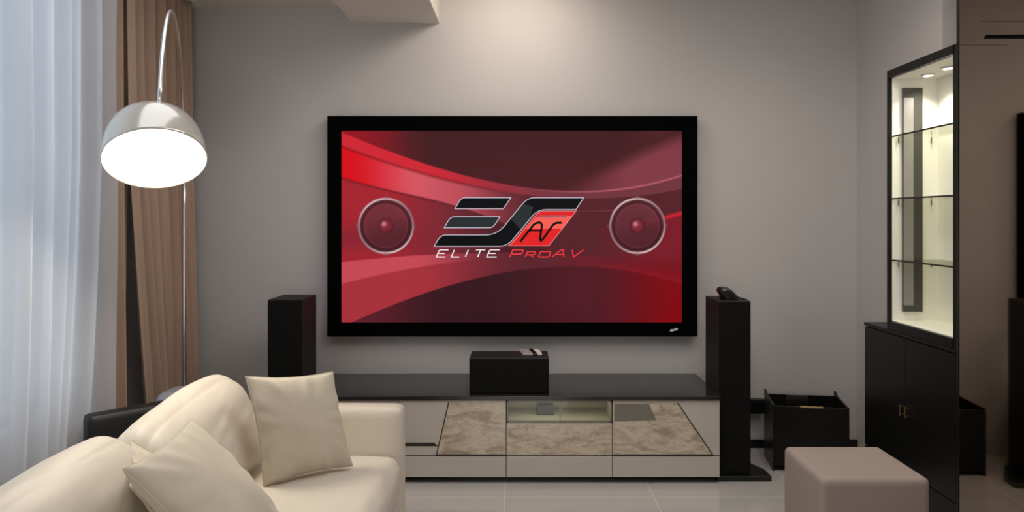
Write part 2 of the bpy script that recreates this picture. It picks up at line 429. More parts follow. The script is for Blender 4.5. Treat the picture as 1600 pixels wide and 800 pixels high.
# ------------------------------------------------------------------ projection screen
YT = 4.72
scr = thing('projection_screen', 'large wall-mounted screen with wide black frame showing a red speaker picture', 'screen', (-0.05, 4.76, 0.74))
A0, A1 = P(511, 181, YT), P(1090, 526, YT); I0, I1 = P(533, 204, YT), P(1066, 504, YT)
bm = bmesh.new()
def rect_loop(x0, x1, z0, z1, y): return [bm.verts.new(p) for p in ((x0,y,z0),(x1,y,z0),(x1,y,z1),(x0,y,z1))]
L = [rect_loop(A0.x, A1.x, A1.z, A0.z, 4.785), rect_loop(A0.x, A1.x, A1.z, A0.z, YT+0.004),
     rect_loop(A0.x+0.004, A1.x-0.004, A1.z+0.004, A0.z-0.004, YT),
     rect_loop(I0.x, I1.x, I1.z, I0.z, YT+0.008), rect_loop(I0.x, I1.x, I1.z, I0.z, 4.785)]
for a, b in zip(L, L[1:]):
    for k in range(4): bm.faces.new((a[k], a[(k+1) % 4], b[(k+1) % 4], b[k]))
for k in range(4): bm.faces.new((L[-1][k], L[-1][(k+1) % 4], L[0][(k+1) % 4], L[0][k]))
obj('frame', bm, M['velvet'], scr)
YS = YT + 0.012
# the picture on the screen, colours laid out in photo pixels 533..1066 x 204..504
def picture(X, Y):
    def sm(a, b, v):
        t = np.clip((v-a)/(b-a), 0, 1); return t*t*(3-2*t)
    def c(*v): return np.array(v, float)[None, None, :]
    def mix(A, B, t): return A*(1-t[..., None]) + B*t[..., None]
    def curve(pts):
        xs = np.array([p[0] for p in pts], float); ys_ = np.array([p[1] for p in pts], float)
        # smooth polynomial fit through the points
        k = min(len(pts)-1, 3); co = np.polyfit((xs-800)/266, ys_, k); return np.polyval(co, (X-800)/266)
    one = np.ones_like(X)
    base = np.zeros(X.shape+(3,)) + c(66, 26, 33)
    # middle zone
    base = mix(base, base*0 + c(110, 40, 50), sm(900, 1066, X)*one)
    # top: dark maroon, red in the left corner
    c1 = curve([(533,206),(563,220),(647,249),(720,272),(793,290),(866,297),(940,297),(1000,290),(1066,273)])
    c2 = curve([(534,229),(598,251),(671,275),(720,287),(793,300),(870,309),(940,310)])
    c3 = curve([(533,277),(622,300),(695,317),(780,346)])
    top = mix(c(74,27,33)+base*0, c(150,18,32)+base*0, sm(690, 533, X))
    top = mix(top, c(64,26,30)+base*0, np.clip(sm(600, 700, X)*sm(330, 204, Y), 0, 1))
    dg = (X-850)*0.5 + (Y-300)          # diagonal sheen on the right
    ll = curve([(850,300),(940,262),(1000,232),(1066,204)])
    top = mix(top, c(128,58,68)+base*0, sm(-8, 26, Y-ll)*sm(840, 1000, X))
    top = mix(top, c(92,36,44)+base*0, sm(960,1066,X)*sm(0, 10, ll-Y)*0.8)
    img = top
    # band 1 between c1 and c2
    b1 = mix(c(206,38,52)+base*0, c(112,52,62)+base*0, sm(640, 900, X))
    img = mix(img, b1, sm(-0.8, 0.8, Y-c1))
    # below c2: bright red fading to maroon
    b2 = mix(c(214,8,22)+base*0, c(214,86,98)+base*0, sm(533, 660, X))
    b2 = mix(b2, c(196,80,92)+base*0, sm(640, 700, X))
    b2 = mix(b2, c(84,32,40)+base*0, sm(690, 850, X))
    img = mix(img, b2, sm(-0.8, 0.8, Y-c2))
    img = mix(img, img*0.55, np.exp(-((Y-c2)/2.2)**2)*sm(850,700,X)*0.6)
    img = mix(img, c(196,100,112)+base*0, np.exp(-((Y-c1-1.0)/1.4)**2)*sm(780, 1000, X)*0.9)
    # below c3: deep red, darker to the middle
    b3 = mix(c(164,34,46)+base*0, c(112,40,50)+base*0, sm(590, 730, X))
    b3 = mix(b3, c(76,26,34)+base*0, sm(680, 800, X))
    b3 = mix(b3, c(120,46,58)+base*0, sm(850, 1000, X)*0.9)
    b3 = mix(b3, c(120,34,46)+base*0, np.exp(-((Y-372)/22)**2)*sm(760,560,X)*0.6)
    img = mix(img, b3, sm(-1.2, 1.2, Y-c3))
    img = mix(img, img*0.6, np.exp(-((Y-c3-1)/2.0)**2)*sm(760,640,X)*0.6)
    # right stripe
    r1 = curve([(880,356),(940,353),(1000,345),(1066,330)])
    m_r = sm(930, 1066, X)
    img = mix(img, c(128,24,38)+base*0, sm(0,1.2,Y-r1)*sm(900,1050,X)*0.85)
    img = mix(img, c(206,34,50)+base*0, np.exp(-((Y-r1-3)/3.0)**2)*m_r)
    # faint curves in the middle
    g1 = curve([(760,330),(880,330),(1000,326),(1066,318)])
    img = mix(img, c(150,76,86)+base*0, np.exp(-((Y-g1)/1.0)**2)*sm(860,960,X)*sm(1066,1000,X)*0.5)
    # lower bands
    l1 = curve([(533,410),(622,401),(681,398),(800,395),(900,397)])
    l2 = curve([(533,444),(622,424),(681,413),(800,402),(900,399)])
    l3 = curve([(551,503),(622,474),(695,449),(744,434),(793,425),(870,418),(940,418)])
    b4 = mix(c(196,72,84)+base*0, c(96,36,46)+base*0, sm(640, 800, X))
    img = mix(img, b4, sm(-1, 1, Y-l1)*sm(900, 780, X))
    b5 = mix(c(166,48,58)+base*0, c(92,34,44)+base*0, sm(640, 830, X))
    b5 = mix(b5, c(112,26,38)+base*0, sm(850,930,X))
    b5 = mix(b5, c(120,4,14)+base*0, sm(930, 1066, X)*sm(340, 420, Y))
    img = mix(img, b5, sm(-1, 1, Y-l2)*sm(1000, 880, X))
    right = mix(c(84,28,38)+base*0, c(112,6,16)+base*0, sm(900, 1050, X))
    r2 = curve([(900,410),(960,428),(1010,441),(1066,454)])
    right = mix(right, c(146,24,38)+base*0, np.exp(-(np.maximum(r2-Y,0)/26)**2)*sm(880,940,X)*(Y<r2+2)*0.75)
    img = mix(img, right, sm(880, 1000, X)*sm(l1-6, l1+26, Y))
    b6 = mix(c(92,28,38)+base*0, c(54,20,28)+base*0, sm(560, 700, X))
    b6 = mix(b6, c(80,22,34)+base*0, sm(760,900,X))
    b6 = mix(b6, c(128,2,10)+base*0, sm(920,1066,X))
    img = mix(img, b6, sm(-1, 1, Y-l3)*one)
    img = mix(img, c(44,16,24)+base*0, sm(470, 504, Y)*sm(640,700,X)*sm(960,820,X)*0.25)
    # the two loudspeaker drawings
    for cx in (602.5, 996.5):
        cy = 353; r = np.hypot(X-cx, Y-cy); a = np.arctan2(Y-cy, X-cx)
        inside = sm(44.2, 43.2, r)
        cone = mix(c(104,46,54)+base*0, c(76,32,40)+base*0, sm(-30, 30, Y-cy+ (X-cx)*0.3))
        cone = mix(cone, c(128,54,64)+base*0, np.exp(-((a+0.75)/0.5)**2)*sm(8,40,r)*0.5)
        img = mix(img, cone, inside*0.86)
        img = mix(img, c(46,18,24)+base*0, np.exp(-((r-37.0)/1.6)**2)*0.75)
        img = mix(img, c(150,70,80)+base*0, np.exp(-((r-33.5)/0.9)**2)*0.25)
        ringc = mix(c(206,176,180)+base*0, c(140,110,116)+base*0, 0.5+0.5*np.cos(2*a+0.8))
        img = mix(img, ringc, sm(44.6,43.6,r)*sm(40.4,41.4,r))
        img = mix(img, c(70,30,36)+base*0, np.exp(-((r-39.8)/0.7)**2)*0.7)
        for k in range(4):   # little screw tabs
            aa = k*math.pi/2; tx, ty = cx+45.2*math.cos(aa), cy+45.2*math.sin(aa)
            img = mix(img, c(120,80,84)+base*0, sm(2.6,1.6,np.hypot(X-tx, Y-ty))*0.8)
        img = mix(img, c(60,20,26)+base*0, sm(13.5,9.5,r)*0.5)
        cap = mix(c(118,36,48)+base*0, c(206,124,134)+base*0, np.exp(-(np.hypot(X-cx+3, Y-cy+3)/4.2)**2))
        img = mix(img, cap, sm(9.8, 8.8, r))
    return np.clip(img, 0, 255)
NX, NZ = 534, 301
gx, gy = np.meshgrid(np.linspace(533, 1066, NX), np.linspace(204, 504, NZ))
rgb = picture(gx, gy)/255.0
rgb = np.where(rgb <= 0.04045, rgb/12.92, ((rgb+0.055)/1.055)**2.4)
xs = np.linspace(I0.x, I1.x, NX); zs = np.linspace(I0.z, I1.z, NZ)
co = np.zeros((NZ, NX, 3)); co[..., 0] = xs[None, :]; co[..., 1] = YS; co[..., 2] = zs[:, None]
idx = np.arange(NX*NZ).reshape(NZ, NX)
q = np.stack([idx[1:, :-1], idx[1:, 1:], idx[:-1, 1:], idx[:-1, :-1]], -1).reshape(-1, 4)
me = bpy.data.meshes.new('display')
me.vertices.add(NX*NZ); me.vertices.foreach_set('co', co.ravel())
me.loops.add(q.size); me.loops.foreach_set('vertex_index', q.ravel().astype(np.int32))
me.polygons.add(len(q)); me.polygons.foreach_set('loop_start', np.arange(0, q.size, 4, dtype=np.int32))
me.update(calc_edges=True)
ca = me.color_attributes.new('picture', 'FLOAT_COLOR', 'POINT')
ca.data.foreach_set('color', np.concatenate([rgb, np.ones((NZ, NX, 1))], -1).ravel())
dm = flat_emit('screen_picture', (0, 0, 0)); nt = dm.node_tree; at = nt.nodes.new('ShaderNodeAttribute'); at.attribute_name = 'picture'
nt.links.new(at.outputs['Color'], nt.nodes['Principled BSDF'].inputs['Emission Color'])
disp = obj('display', me, dm, scr)
# logo and lettering; coordinates on a 1600-wide enlargement of the picture region that starts at pixel (660, 290)
def Q(p, lay): return P(660 + p[0]/5.714, 290 + p[1]/5.714, YS) - Vector((0, 0.0006*lay, 0))
def polyprism(bm, pts, lay):
    v = [bm.verts.new(Q(p, lay)) for p in pts]; f = bm.faces.new(v)
    bmesh.ops.triangulate(bm, faces=[f])
def stroke(bm, pts, wd, lay, closed=False):
    pts = [Vector((p[0], p[1])) for p in pts]; n = len(pts); out = []
    for i in range(n):
        a = pts[i-1] if (i > 0 or closed) else None; b = pts[(i+1) % n] if (i < n-1 or closed) else None
        d0 = (pts[i]-a).normalized() if a is not None else None; d1 = (b-pts[i]).normalized() if b is not None else None
        if d0 is None: d0 = d1
        if d1 is None: d1 = d0
        nn = Vector((-(d0+d1).y, (d0+d1).x))
        nn = nn.normalized() if nn.length > 1e-6 else Vector((-d0.y, d0.x))
        cs = max(0.45, nn.dot(Vector((-d0.y, d0.x))))
        out.append((bm.verts.new(Q(pts[i]+nn*wd/2/cs, lay)), bm.verts.new(Q(pts[i]-nn*wd/2/cs, lay))))
    m = n if closed else n-1
    for i in range(m):
        a, b = out[i], out[(i+1) % n]; bm.faces.new((a[0], a[1], b[1], b[0]))
def bez(p0, p1, p2, n=8): return [(p0[0]*(1-t)**2+2*p1[0]*t*(1-t)+p2[0]*t*t, p0[1]*(1-t)**2+2*p1[1]*t*(1-t)+p2[1]*t*t) for t in [k/n for k in range(n+1)]]
bar1 = bez((330,140),(352,108),(385,108)) + [(790,108),(722,206),(290,206)]
bar2 = bez((232,312),(255,278),(290,278)) + [(692,278)] + bez((660,330),(632,376),(600,376)) + [(195,376)]
ess = [(105,541)] + bez((140,482),(165,441),(215,441)) + [(540,441)] + bez((560,441),(660,440),(725,368)) + bez((880,180),(935,108),(1000,108)) + \
      [(1440,108),(1370,214)] + bez((1110,214),(1035,214),(990,262)) + bez((810,478),(760,541),(690,541))
red = bez((1000,280),(1035,230),(1085,228)) + [(1372,228),(1128,538),(768,538),(815,500)]
lk = flat_emit('logo_black', (5, 8, 12)); lg = flat_emit('logo_grey', (40, 46, 48)); lo = flat_emit('logo_rim', (196, 190, 204)); lr = flat_emit('logo_red', (226, 34, 36))
lt = flat_emit('letter_white', (238, 228, 228)); lrd = flat_emit('letter_red', (232, 56, 60)); lh = flat_emit('logo_sheen', (246, 96, 84)); lgr = flat_emit('logo_small_grey', (140, 100, 112))
lrim = flat_emit('logo_red_rim', (236, 150, 150))
bm = bmesh.new()
for p in (bar1, ess): polyprism(bm, p, 1)
obj('logo', bm, lk, disp)
bm = bmesh.new(); polyprism(bm, bar2, 1); polyprism(bm, [(800,270),(905,160),(990,135),(1040,214),(985,262),(885,385),(770,420),(725,368)][0:1]+[(838,232),(905,160),(990,190),(960,290),(880,392),(790,300)], 2); obj('logo_sheen', bm, lg, disp)
bm = bmesh.new(); polyprism(bm, red, 1); obj('logo_red_field', bm, lr, disp)
bm = bmesh.new(); polyprism(bm, [(1010,285),(1340,268),(1250,385),(925,385)], 2); obj('logo_red_sheen', bm, lh, disp)
bm = bmesh.new()
for p in (bar1, bar2, ess): stroke(bm, p, 7, 3, True)
obj('logo_outline', bm, lo, disp)
bm = bmesh.new(); stroke(bm, red, 5, 3, True); obj('logo_red_outline', bm, lrim, disp)
bm = bmesh.new()
stroke(bm, [(872,502)] + bez((985,360),(1005,332),(1040,330)) + bez((1040,330),(1068,330),(1066,360)) + [(1050,480),(1056,490)] + bez((1062,490),(1075,484),(1145,380)) + bez((1150,372),(1175,332),(1210,332)) + [(1245,332)], 20, 4)
stroke(bm, [(955,402),(1062,402)], 16, 4)
obj('logo_letters', bm, lk, disp)
bm = bmesh.new()
for a, b in ((1045,1075),(1085,1115),(1128,1175),(1190,1225),(1238,1285)): stroke(bm, [(a,275),(b,275)], 20, 4)
obj('logo_small_mark', bm, lgr, disp)
def letters(bm, items, y0=574, y1=638, wd=10):
    for ch, a, b, top in items:
        h = y1 - top; sk = 0.42*h
        W = b - a - sk
        def T(u, v): return (a + u*W + sk*(1-v), top + v*h)   # v: 0 top, 1 bottom
        if ch == 'E':
            stroke(bm, [T(1,0), T(0.12,0), T(0,0.12), T(0,0.88), T(0.0,1), T(1,1)], wd, 3); stroke(bm, [T(0.05,0.5), T(0.75,0.5)], wd, 3)
        elif ch == 'L': stroke(bm, [T(0,0), T(0,1), T(1,1)], wd, 3)
        elif ch == 'I': stroke(bm, [T(0.5,0), T(0.5,1)], wd, 3)
        elif ch == 'T': stroke(bm, [T(0,0), T(1,0)], wd, 3); stroke(bm, [T(0.5,0), T(0.5,1)], wd, 3)
        elif ch == 'P': stroke(bm, [T(0,1), T(0,0), T(0.92,0), T(1,0.1), T(1,0.45), T(0.9,0.58), T(0.05,0.58)], wd, 3)
        elif ch == 'R': stroke(bm, [T(0,1), T(0,0), T(0.9,0), T(1,0.12), T(1,0.48), T(0.9,0.6), T(0.05,0.6)], wd, 3); stroke(bm, [T(0.55,0.6), T(1,1)], wd, 3)
        elif ch == 'O': stroke(bm, [T(0.1,0), T(0.9,0), T(1,0.12), T(1,0.88), T(0.9,1), T(0.1,1), T(0,0.88), T(0,0.12)], wd, 3, True)
        elif ch == 'A': stroke(bm, [T(-0.25,1), T(0.38,0), T(0.62,0), T(1.0,1)], wd, 3); stroke(bm, [T(0.12,0.65), T(0.85,0.65)], wd, 3)
        elif ch == 'V': stroke(bm, [T(0,0), T(0.42,1), T(1.1,0)], wd, 3)
for it in [('E',125,232,574),('L',258,355,574),('I',376,418,574),('T',452,562,574),('E',575,690,574)]:
    bm = bmesh.new(); letters(bm, [it]); obj('white_letter', bm, lt, disp)
for it in [('P',780,902,574),('R',918,1010,590),('O',1035,1148,590),('A',1178,1290,574),('V',1310,1428,574)]:
    bm = bmesh.new(); letters(bm, [it], wd=11); obj('red_letter', bm, lrd, disp)
# small white mark on the lower right of the frame
bm = bmesh.new()
pts = [P(1046.5,518,YT-0.002), P(1048,514.5,YT-0.002), P(1053,514.5,YT-0.002), P(1055,512.8,YT-0.002), P(1059.5,512.8,YT-0.002), P(1058,516.4,YT-0.002), P(1054,516.4,YT-0.002), P(1051.5,518,YT-0.002)]
prism(bm, pts, (0, 0.002, 0)); fo = obj('frame_emblem', bm, M['white_pl'], scr)

# ------------------------------------------------------------------ tv cabinet
YC = 4.15
cab = thing('media_cabinet', 'long low media cabinet with black glass top and glossy greige fronts painted with marbled reflections', 'cabinet', (-0.03, 4.45, 0))
CX0, CX1 = -1.20, 1.13
bm = bmesh.new()
nx0, nx1 = (791-VX)*YC/F, (957-VX)*YC/F; nz0, nz1 = 0.345, 0.470
# carcass with an open niche in the middle bay
box(bm, CX0, nx0, YC+0.02, 4.74, 0.035, 0.472); box(bm, nx1, CX1, YC+0.02, 4.74, 0.035, 0.472)
box(bm, nx0, nx1, YC+0.02, 4.74, 0.035, nz0-0.006); box(bm, nx0, nx1, 4.50, 4.74, nz0-0.006, 0.472)
obj('carcass', bm, M['cab_body'], cab)
obj('plinth', bx(CX0+0.06, CX1-0.06, YC+0.07, 4.70, 0.0, 0.035), M['cab_body'], cab)
obj('top', bx(CX0-0.005, CX1+0.003, YC-0.012, 4.745, 0.472, 0.495), M['black_glass'], cab, bevel=0.002)
bm = bmesh.new()
box(bm, nx0+0.004, nx1-0.004, YC+0.024, 4.495, nz0-0.005, nz0); box(bm, nx0+0.004, nx1-0.004, 4.480, 4.495, nz0, 0.470)
box(bm, nx0+0.002, nx0+0.006, YC+0.024, 4.48, nz0, 0.470); box(bm, nx1-0.006, nx1-0.002, YC+0.024, 4.48, nz0, 0.470)
obj('niche_lining', bm, M['niche'], cab)
obj('niche_glass', bx(nx0+0.01, nx1-0.01, YC+0.006, YC+0.010, nz0+0.008, 0.463), M['glass'], cab)
bm = bmesh.new()
for a in ((nx0+0.004, nx1-0.004, nz0, nz0+0.008), (nx0+0.004, nx1-0.004, 0.462, 0.470), (nx0+0.004, nx0+0.010, nz0, 0.47), (nx1-0.010, nx1-0.004, nz0, 0.47), (0.226, 0.231, nz0, 0.47)):
    box(bm, a[0], a[1], YC, YC+0.012, a[2], a[3])
obj('niche_frame', bm, M['green_glass'], cab)
area('niche_fill', (0.22, 4.22, 0.465), (math.radians(25), 0, 0), 0.55, 0.02, 0.35, (1.0, 0.93, 0.80))  # unseen fill added to brighten the niche
bounds = [CX0, -0.685, nx0, nx1, CX1]
zs_ = (0.158, 0.468)
for i in range(4):
    a, b = bounds[i]+0.002, bounds[i+1]-0.002
    obj('drawer', bx(a, b, YC, YC+0.019, 0.036, 0.154), M['front'], cab, bevel=0.0015)
    if i == 2:
        d = obj('door', bx(a, b, YC, YC+0.019, 0.160, nz0-0.006), M['front'], cab, bevel=0.0015)
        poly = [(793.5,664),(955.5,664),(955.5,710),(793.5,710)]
    else:
        d = obj('door', bx(a, b, YC, YC+0.019, 0.160, 0.469), M['front'], cab, bevel=0.0015)
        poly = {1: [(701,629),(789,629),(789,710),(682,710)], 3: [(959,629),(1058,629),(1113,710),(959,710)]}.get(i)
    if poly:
        bm = bmesh.new(); prism(bm, [P(x, y, YC-0.0015) for x, y in poly], (0, 0.0016, 0)); obj('painted_reflection', bm, M['marble_reflection'], d)  # reflection in the glossy front, built as a painted panel
    if i in (1, 3):
        bm = bmesh.new()
        ln = [((701,629),(682,711)), ((682,711),(790,711))] if i == 1 else [((1059,630),(1114,711)), ((958,711),(1114,711))]
        for (p, q_) in ln:
            v = Vector((q_[0]-p[0], q_[1]-p[1])).normalized(); n_ = Vector((-v.y, v.x))*0.8
            prism(bm, [P(p[0]+n_.x, p[1]+n_.y, YC-0.003), P(q_[0]+n_.x, q_[1]+n_.y, YC-0.003), P(q_[0]-n_.x, q_[1]-n_.y, YC-0.003), P(p[0]-n_.x, p[1]-n_.y, YC-0.003)], (0, 0.0035, 0))
        if i == 1:
            prism(bm, [P(628,692,YC-0.003), P(678,692,YC-0.003), P(684,697,YC-0.003), P(628,697,YC-0.003)], (0, 0.0035, 0))
        obj('dark_line', bm, M['dark_strip'], d)  # edge lines of the painted reflection, plus one short dark bar
    if i == 3:
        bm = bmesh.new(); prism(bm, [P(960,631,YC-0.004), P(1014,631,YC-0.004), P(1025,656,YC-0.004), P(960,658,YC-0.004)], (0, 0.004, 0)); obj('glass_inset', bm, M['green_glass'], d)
tag(obj('media_box', bx(0.10, 0.20, 4.30, 4.38, nz0+0.0005, nz0+0.055), M['grey_panel'], bevel=0.003), 'small dark grey box standing inside the glass niche of the media cabinet', 'box')

# ------------------------------------------------------------------ speakers
def tower(x0, x1, y0, y1, top, label, base=None):
    t = thing('tower_speaker', label, 'speaker', ((x0+x1)/2, (y0+y1)/2, 0), 'tall black tower speakers')
    obj('speaker_body', bx(x0, x1, y0+0.014, y1, 0.03, top), M['speaker'], t, bevel=0.004)
    obj('front_grille', bx(x0+0.003, x1-0.003, y0, y0+0.0135, 0.05, top-0.004), M['grille'], t, bevel=0.004)
    bm = bmesh.new()
    if base: prism(bm, [(x0-0.012, y0-0.02, 0), (x1+base, y0-0.02, 0), (x1+base, y0+0.10, 0), (x1+0.02, y1, 0), (x0, y1, 0)], (0, 0, 0.03))
    else: box(bm, x0-0.02, x1+0.02, y0-0.02, y1+0.02, 0, 0.03)
    obj('base_plate', bm, M['cab_body'], t, bevel=0.003)
    return t
tower(-1.442, -1.243, 4.20, 4.50, 1.030, 'tall black tower speaker left of the screen, behind the cream sofa')
tower(1.136, 1.322, 4.20, 4.50, 1.022, 'tall black tower speaker right of the screen with small black device on top', base=0.11)
cs = thing('center_speaker', 'wide black box speaker on the middle of the media cabinet top', 'speaker', (-0.06, 4.3, 0.495))
sx0, sx1 = (733-VX)*4.2/F, (858-VX)*4.2/F
obj('speaker_body', bx(sx0, sx1, 4.212, 4.43, 0.496, 0.697), M['speaker'], cs, bevel=0.006, seg=3)
obj('front_grille', bx(sx0+0.003, sx1-0.003, 4.20, 4.2115, 0.497, 0.693), M['grille'], cs, bevel=0.004)
# remotes on the center speaker
rm = thing('remote_control', 'silver grey remote control lying on the center speaker beside the white one', 'remote control', P(830, 552, 4.33))
zt = 0.698
def quad_on(z, pts, th, name, m, par=None, bevel=0.002):
    bm = bmesh.new(); v = []
    for px, py in pts:
        Y = (EYE - z) * F / (py - VY); v.append(((px-VX)*Y/F, Y, z))
    prism(bm, v, (0, 0, th)); return obj(name, bm, m, par, bevel=bevel)
quad_on(zt, [(810,548.6),(826,548.6),(833,555.4),(817,555.4)], 0.012, 'remote_body', M['grey_pl'], rm)
quad_on(zt, [(826.5,547.8),(832,547.8),(839,556.4),(833.5,556.4)], 0.014, 'battery_end', M['black_pl'], rm)
tag(quad_on(zt, [(833,548.8),(842,548.8),(847,555.2),(840,555.2)], 0.012, 'remote_control', M['white_pl']), 'small white remote control at the right on the center speaker', 'remote control')

# device on the right tower
dv = thing('desk_microphone', 'small black curved device with thin stem on the right tower speaker', 'gadget', (1.2, 4.3, 1.023))
def dev(px, py): return P(px, py, 4.3)
bm = bmesh.new()
prof = [(1120.5,453),(1124,449.5),(1130,449),(1136,450),(1142,454),(1148,459.5),(1152,464),(1152,468.5),(1127,468.5),(1125,462),(1121.5,457.5)]
ring0 = [Vector(dev(*p)) for p in prof]
cen = sum(ring0, Vector())/len(ring0); rings = []
for k, (s, off) in enumerate(((0.55,-0.055),(0.85,-0.045),(1.0,-0.02),(1.0,0.02),(0.85,0.045),(0.55,0.055))):
    zb = min(p.z for p in ring0)
    rings.append([bm.verts.new(Vector((cen.x+(p.x-cen.x)*s, p.y+off, zb+(p.z-zb)*(0.5+0.5*s)))) for p in ring0])
for a, b in zip(rings, rings[1:]):
    for k in range(len(a)): bm.faces.new((a[k], a[(k+1) % len(a)], b[(k+1) % len(a)], b[k]))
bm.faces.new(rings[0]); bm.faces.new(rings[-1][::-1])
g = obj('device_body', bm, M['black_pl'], dv, smooth=True, bevel=0.002)
g.location.z += 1.0235 - min((g.matrix_basis @ v.co).z + dv.location.z for v in g.data.vertices)
bm = bmesh.new(); tube(bm, [P(1151,463.5,4.3), P(1158,466,4.3), P(1168,468.4,4.3)], [0.006,0.004,0.002], 8); obj('stem', bm, M['black_pl'], dv, smooth=True)

# ------------------------------------------------------------------ arc lamp
lamp = thing('arc_floor_lamp', 'chrome arc floor lamp with glowing white dome shade over the sofa', 'floor lamp', (-1.96, 4.30, 0))
bm = bmesh.new(); lathe(bm, [(0,0),(0.13,0),(0.135,0.004),(0.135,0.03),(0.13,0.035),(0,0.035)], Matrix.Translation((-1.93,4.28,0))); obj('lamp_base', bm, M['steel'], lamp, bevel=0.0)
pts = [(-1.96, 4.30, 0.03), (-1.96, 4.30, 0.9), (-1.96, 4.30, 1.55)]
for k in range(0, 41):
    th = math.pi*k/40
    if k > 36: break
    pts.append((-1.715-0.245*math.cos(th), 3.65+0.65*math.cos(th), 1.75+0.75*math.sin(th)))
bm = bmesh.new(); tube(bm, pts[:4], 0.014, 16); obj('pole', bm, M['chrome'], lamp, smooth=True)
RC = Vector(P(243, 250, 2.98))                      # rim centre
R = 0.195
AXQ = Vector((0, 0, -1)).rotation_difference(Vector((0.283, -0.4905, -0.824)))
tilt = Matrix.Translation(RC) @ AXQ.to_matrix().to_4x4()
apex = tilt @ Vector((0, 0, 0.238))
H = 0.228
arc = [Vector(p) for p in pts[3:]] 
last = arc[-1]
arc += [last.lerp(apex, t_) for t_ in (0.5, 1.0)]
bm = bmesh.new(); tube(bm, arc, 0.0095, 14); obj('arc_arm', bm, M['chrome'], lamp, smooth=True)
prof = []
for k in range(0, 25):
    a = math.pi/2*k/24
    prof.append((R*math.cos(a)**0.5 if k < 24 else 0, H*math.sin(a)**1.05))
pin = [(max(0, r-0.006) if r > 0 else 0, max(0, z-0.006) if z > 0.02 else z) for r, z in prof]
bm = bmesh.new(); lathe(bm, prof, tilt, 96); shd = obj('lamp_shade', bm, M['shade'], lamp, smooth=True)
md = shd.modifiers.new('solid', 'SOLIDIFY'); md.thickness = 0.004; md.offset = -1
bm = bmesh.new(); lathe(bm, [(0, -0.006), (R*0.5, -0.005), (R*0.9, -0.001), (R*0.965, 0.004), (R*0.965, 0.008), (0, 0.008)], tilt, 96)
obj('diffuser', bm, M['diffuser'], lamp, smooth=True)
bm = bmesh.new(); lathe(bm, [(0.022, H-0.004), (0.022, H+0.016), (0.012, H+0.022), (0, H+0.022)], tilt, 32); obj('shade_cap', bm, M['chrome'], lamp, smooth=True)
pl = bpy.data.lights.new('lamp_glow', 'AREA'); pl.shape = 'DISK'; pl.size = 0.36; pl.energy = 7.5; pl.color = (1.0, 0.90, 0.76)
po = bpy.data.objects.new('lamp_glow', pl); C.objects.link(po); po.matrix_world = tilt @ Matrix.Translation((0, 0, -0.012))

# ------------------------------------------------------------------ sofa
sofa = thing('sofa', 'long cream leather sofa with plump back cushions and slim square arm', 'sofa', (-1.05, 2.4, 0))
sm_ = M['sofa']
obj('sofa_base', softbox(0.98, 2.12, 0.21, 0.03, n=(16,30,8), mtx=Matrix.Translation((-1.05,2.41,0.165))), sm_, sofa, smooth=True)
for yy in (1.41, 3.39):
    for xx in (-1.46, -0.66):
        bm = bmesh.new(); tube(bm, [(xx,yy,0),(xx,yy,0.065)], 0.022, 16); obj('leg', bm, M['black_trim'], sofa)
for yc in (3.425, 1.30):
    obj('arm', softbox(1.0, 0.115, 0.565, 0.028, crown=(0.004,0.008,0.004), n=(30,10,24), mtx=Matrix.Translation((-1.04,yc,0.345))), sm_, sofa, smooth=True)
obj('back_frame', softbox(0.14, 2.0, 0.46, 0.04, n=(8,30,14), mtx=Matrix.Translation((-1.50,2.36,0.42))), sm_, sofa, smooth=True)
for k, (ya, yb) in enumerate(((2.42, 3.355), (1.37, 2.41))):
    obj('seat_cushion', softbox(0.92, yb-ya, 0.175, 0.06, crown=(0.012,0.006,0.03), n=(36,36,12), wr=0.004, seed=k*5.0,
        mtx=Matrix.Translation((-0.995,(ya+yb)/2,0.338))), sm_, sofa, smooth=True)
def back_cushion(ya, yb, seed, ztop, lean=17):
    L_ = yb-ya; Hh = 0.44; T_ = 0.25
    def fn(p, c):
        # soft rounded shoulders and a sagging middle
        fz = (c.z+1)/2
        p = p.copy()
        p.z += 0.02*(1-c.y**2)*fz + (0.03*c.y - 0.035*abs(c.y)**5)*fz
        p.x *= (1 - 0.22*fz**2)
        # creases
        p.x += 0.0012*math.sin(c.y*9 + c.z*5 + seed + 2*noise.noise(Vector((c.y*2, c.z*2, seed))))*max(0, c.x)*(abs(c.y)**2)*fz
        p.x += 0.0015*noise.noise(Vector((c.y*3.1+seed, c.z*7.0 - c.y*4, 1.0)))*max(0, c.x)
        return p
    mtx = Matrix.Translation((-1.25, (ya+yb)/2, ztop-0.02-Hh/2*math.cos(math.radians(lean)))) @ Matrix.Rotation(math.radians(-lean), 4, 'Y')
    return softbox(T_, L_, Hh, 0.12, crown=(0.035,0.01,0.0), n=(18,60,40), wr=0.004, seed=seed, fn=fn, mtx=mtx)
obj('back_cushion', back_cushion(2.35, 3.26, 1.7, 0.823), sm_, sofa, smooth=True)
obj('back_cushion', back_cushion(1.42, 2.40, 6.4, 0.815), sm_, sofa, smooth=True)
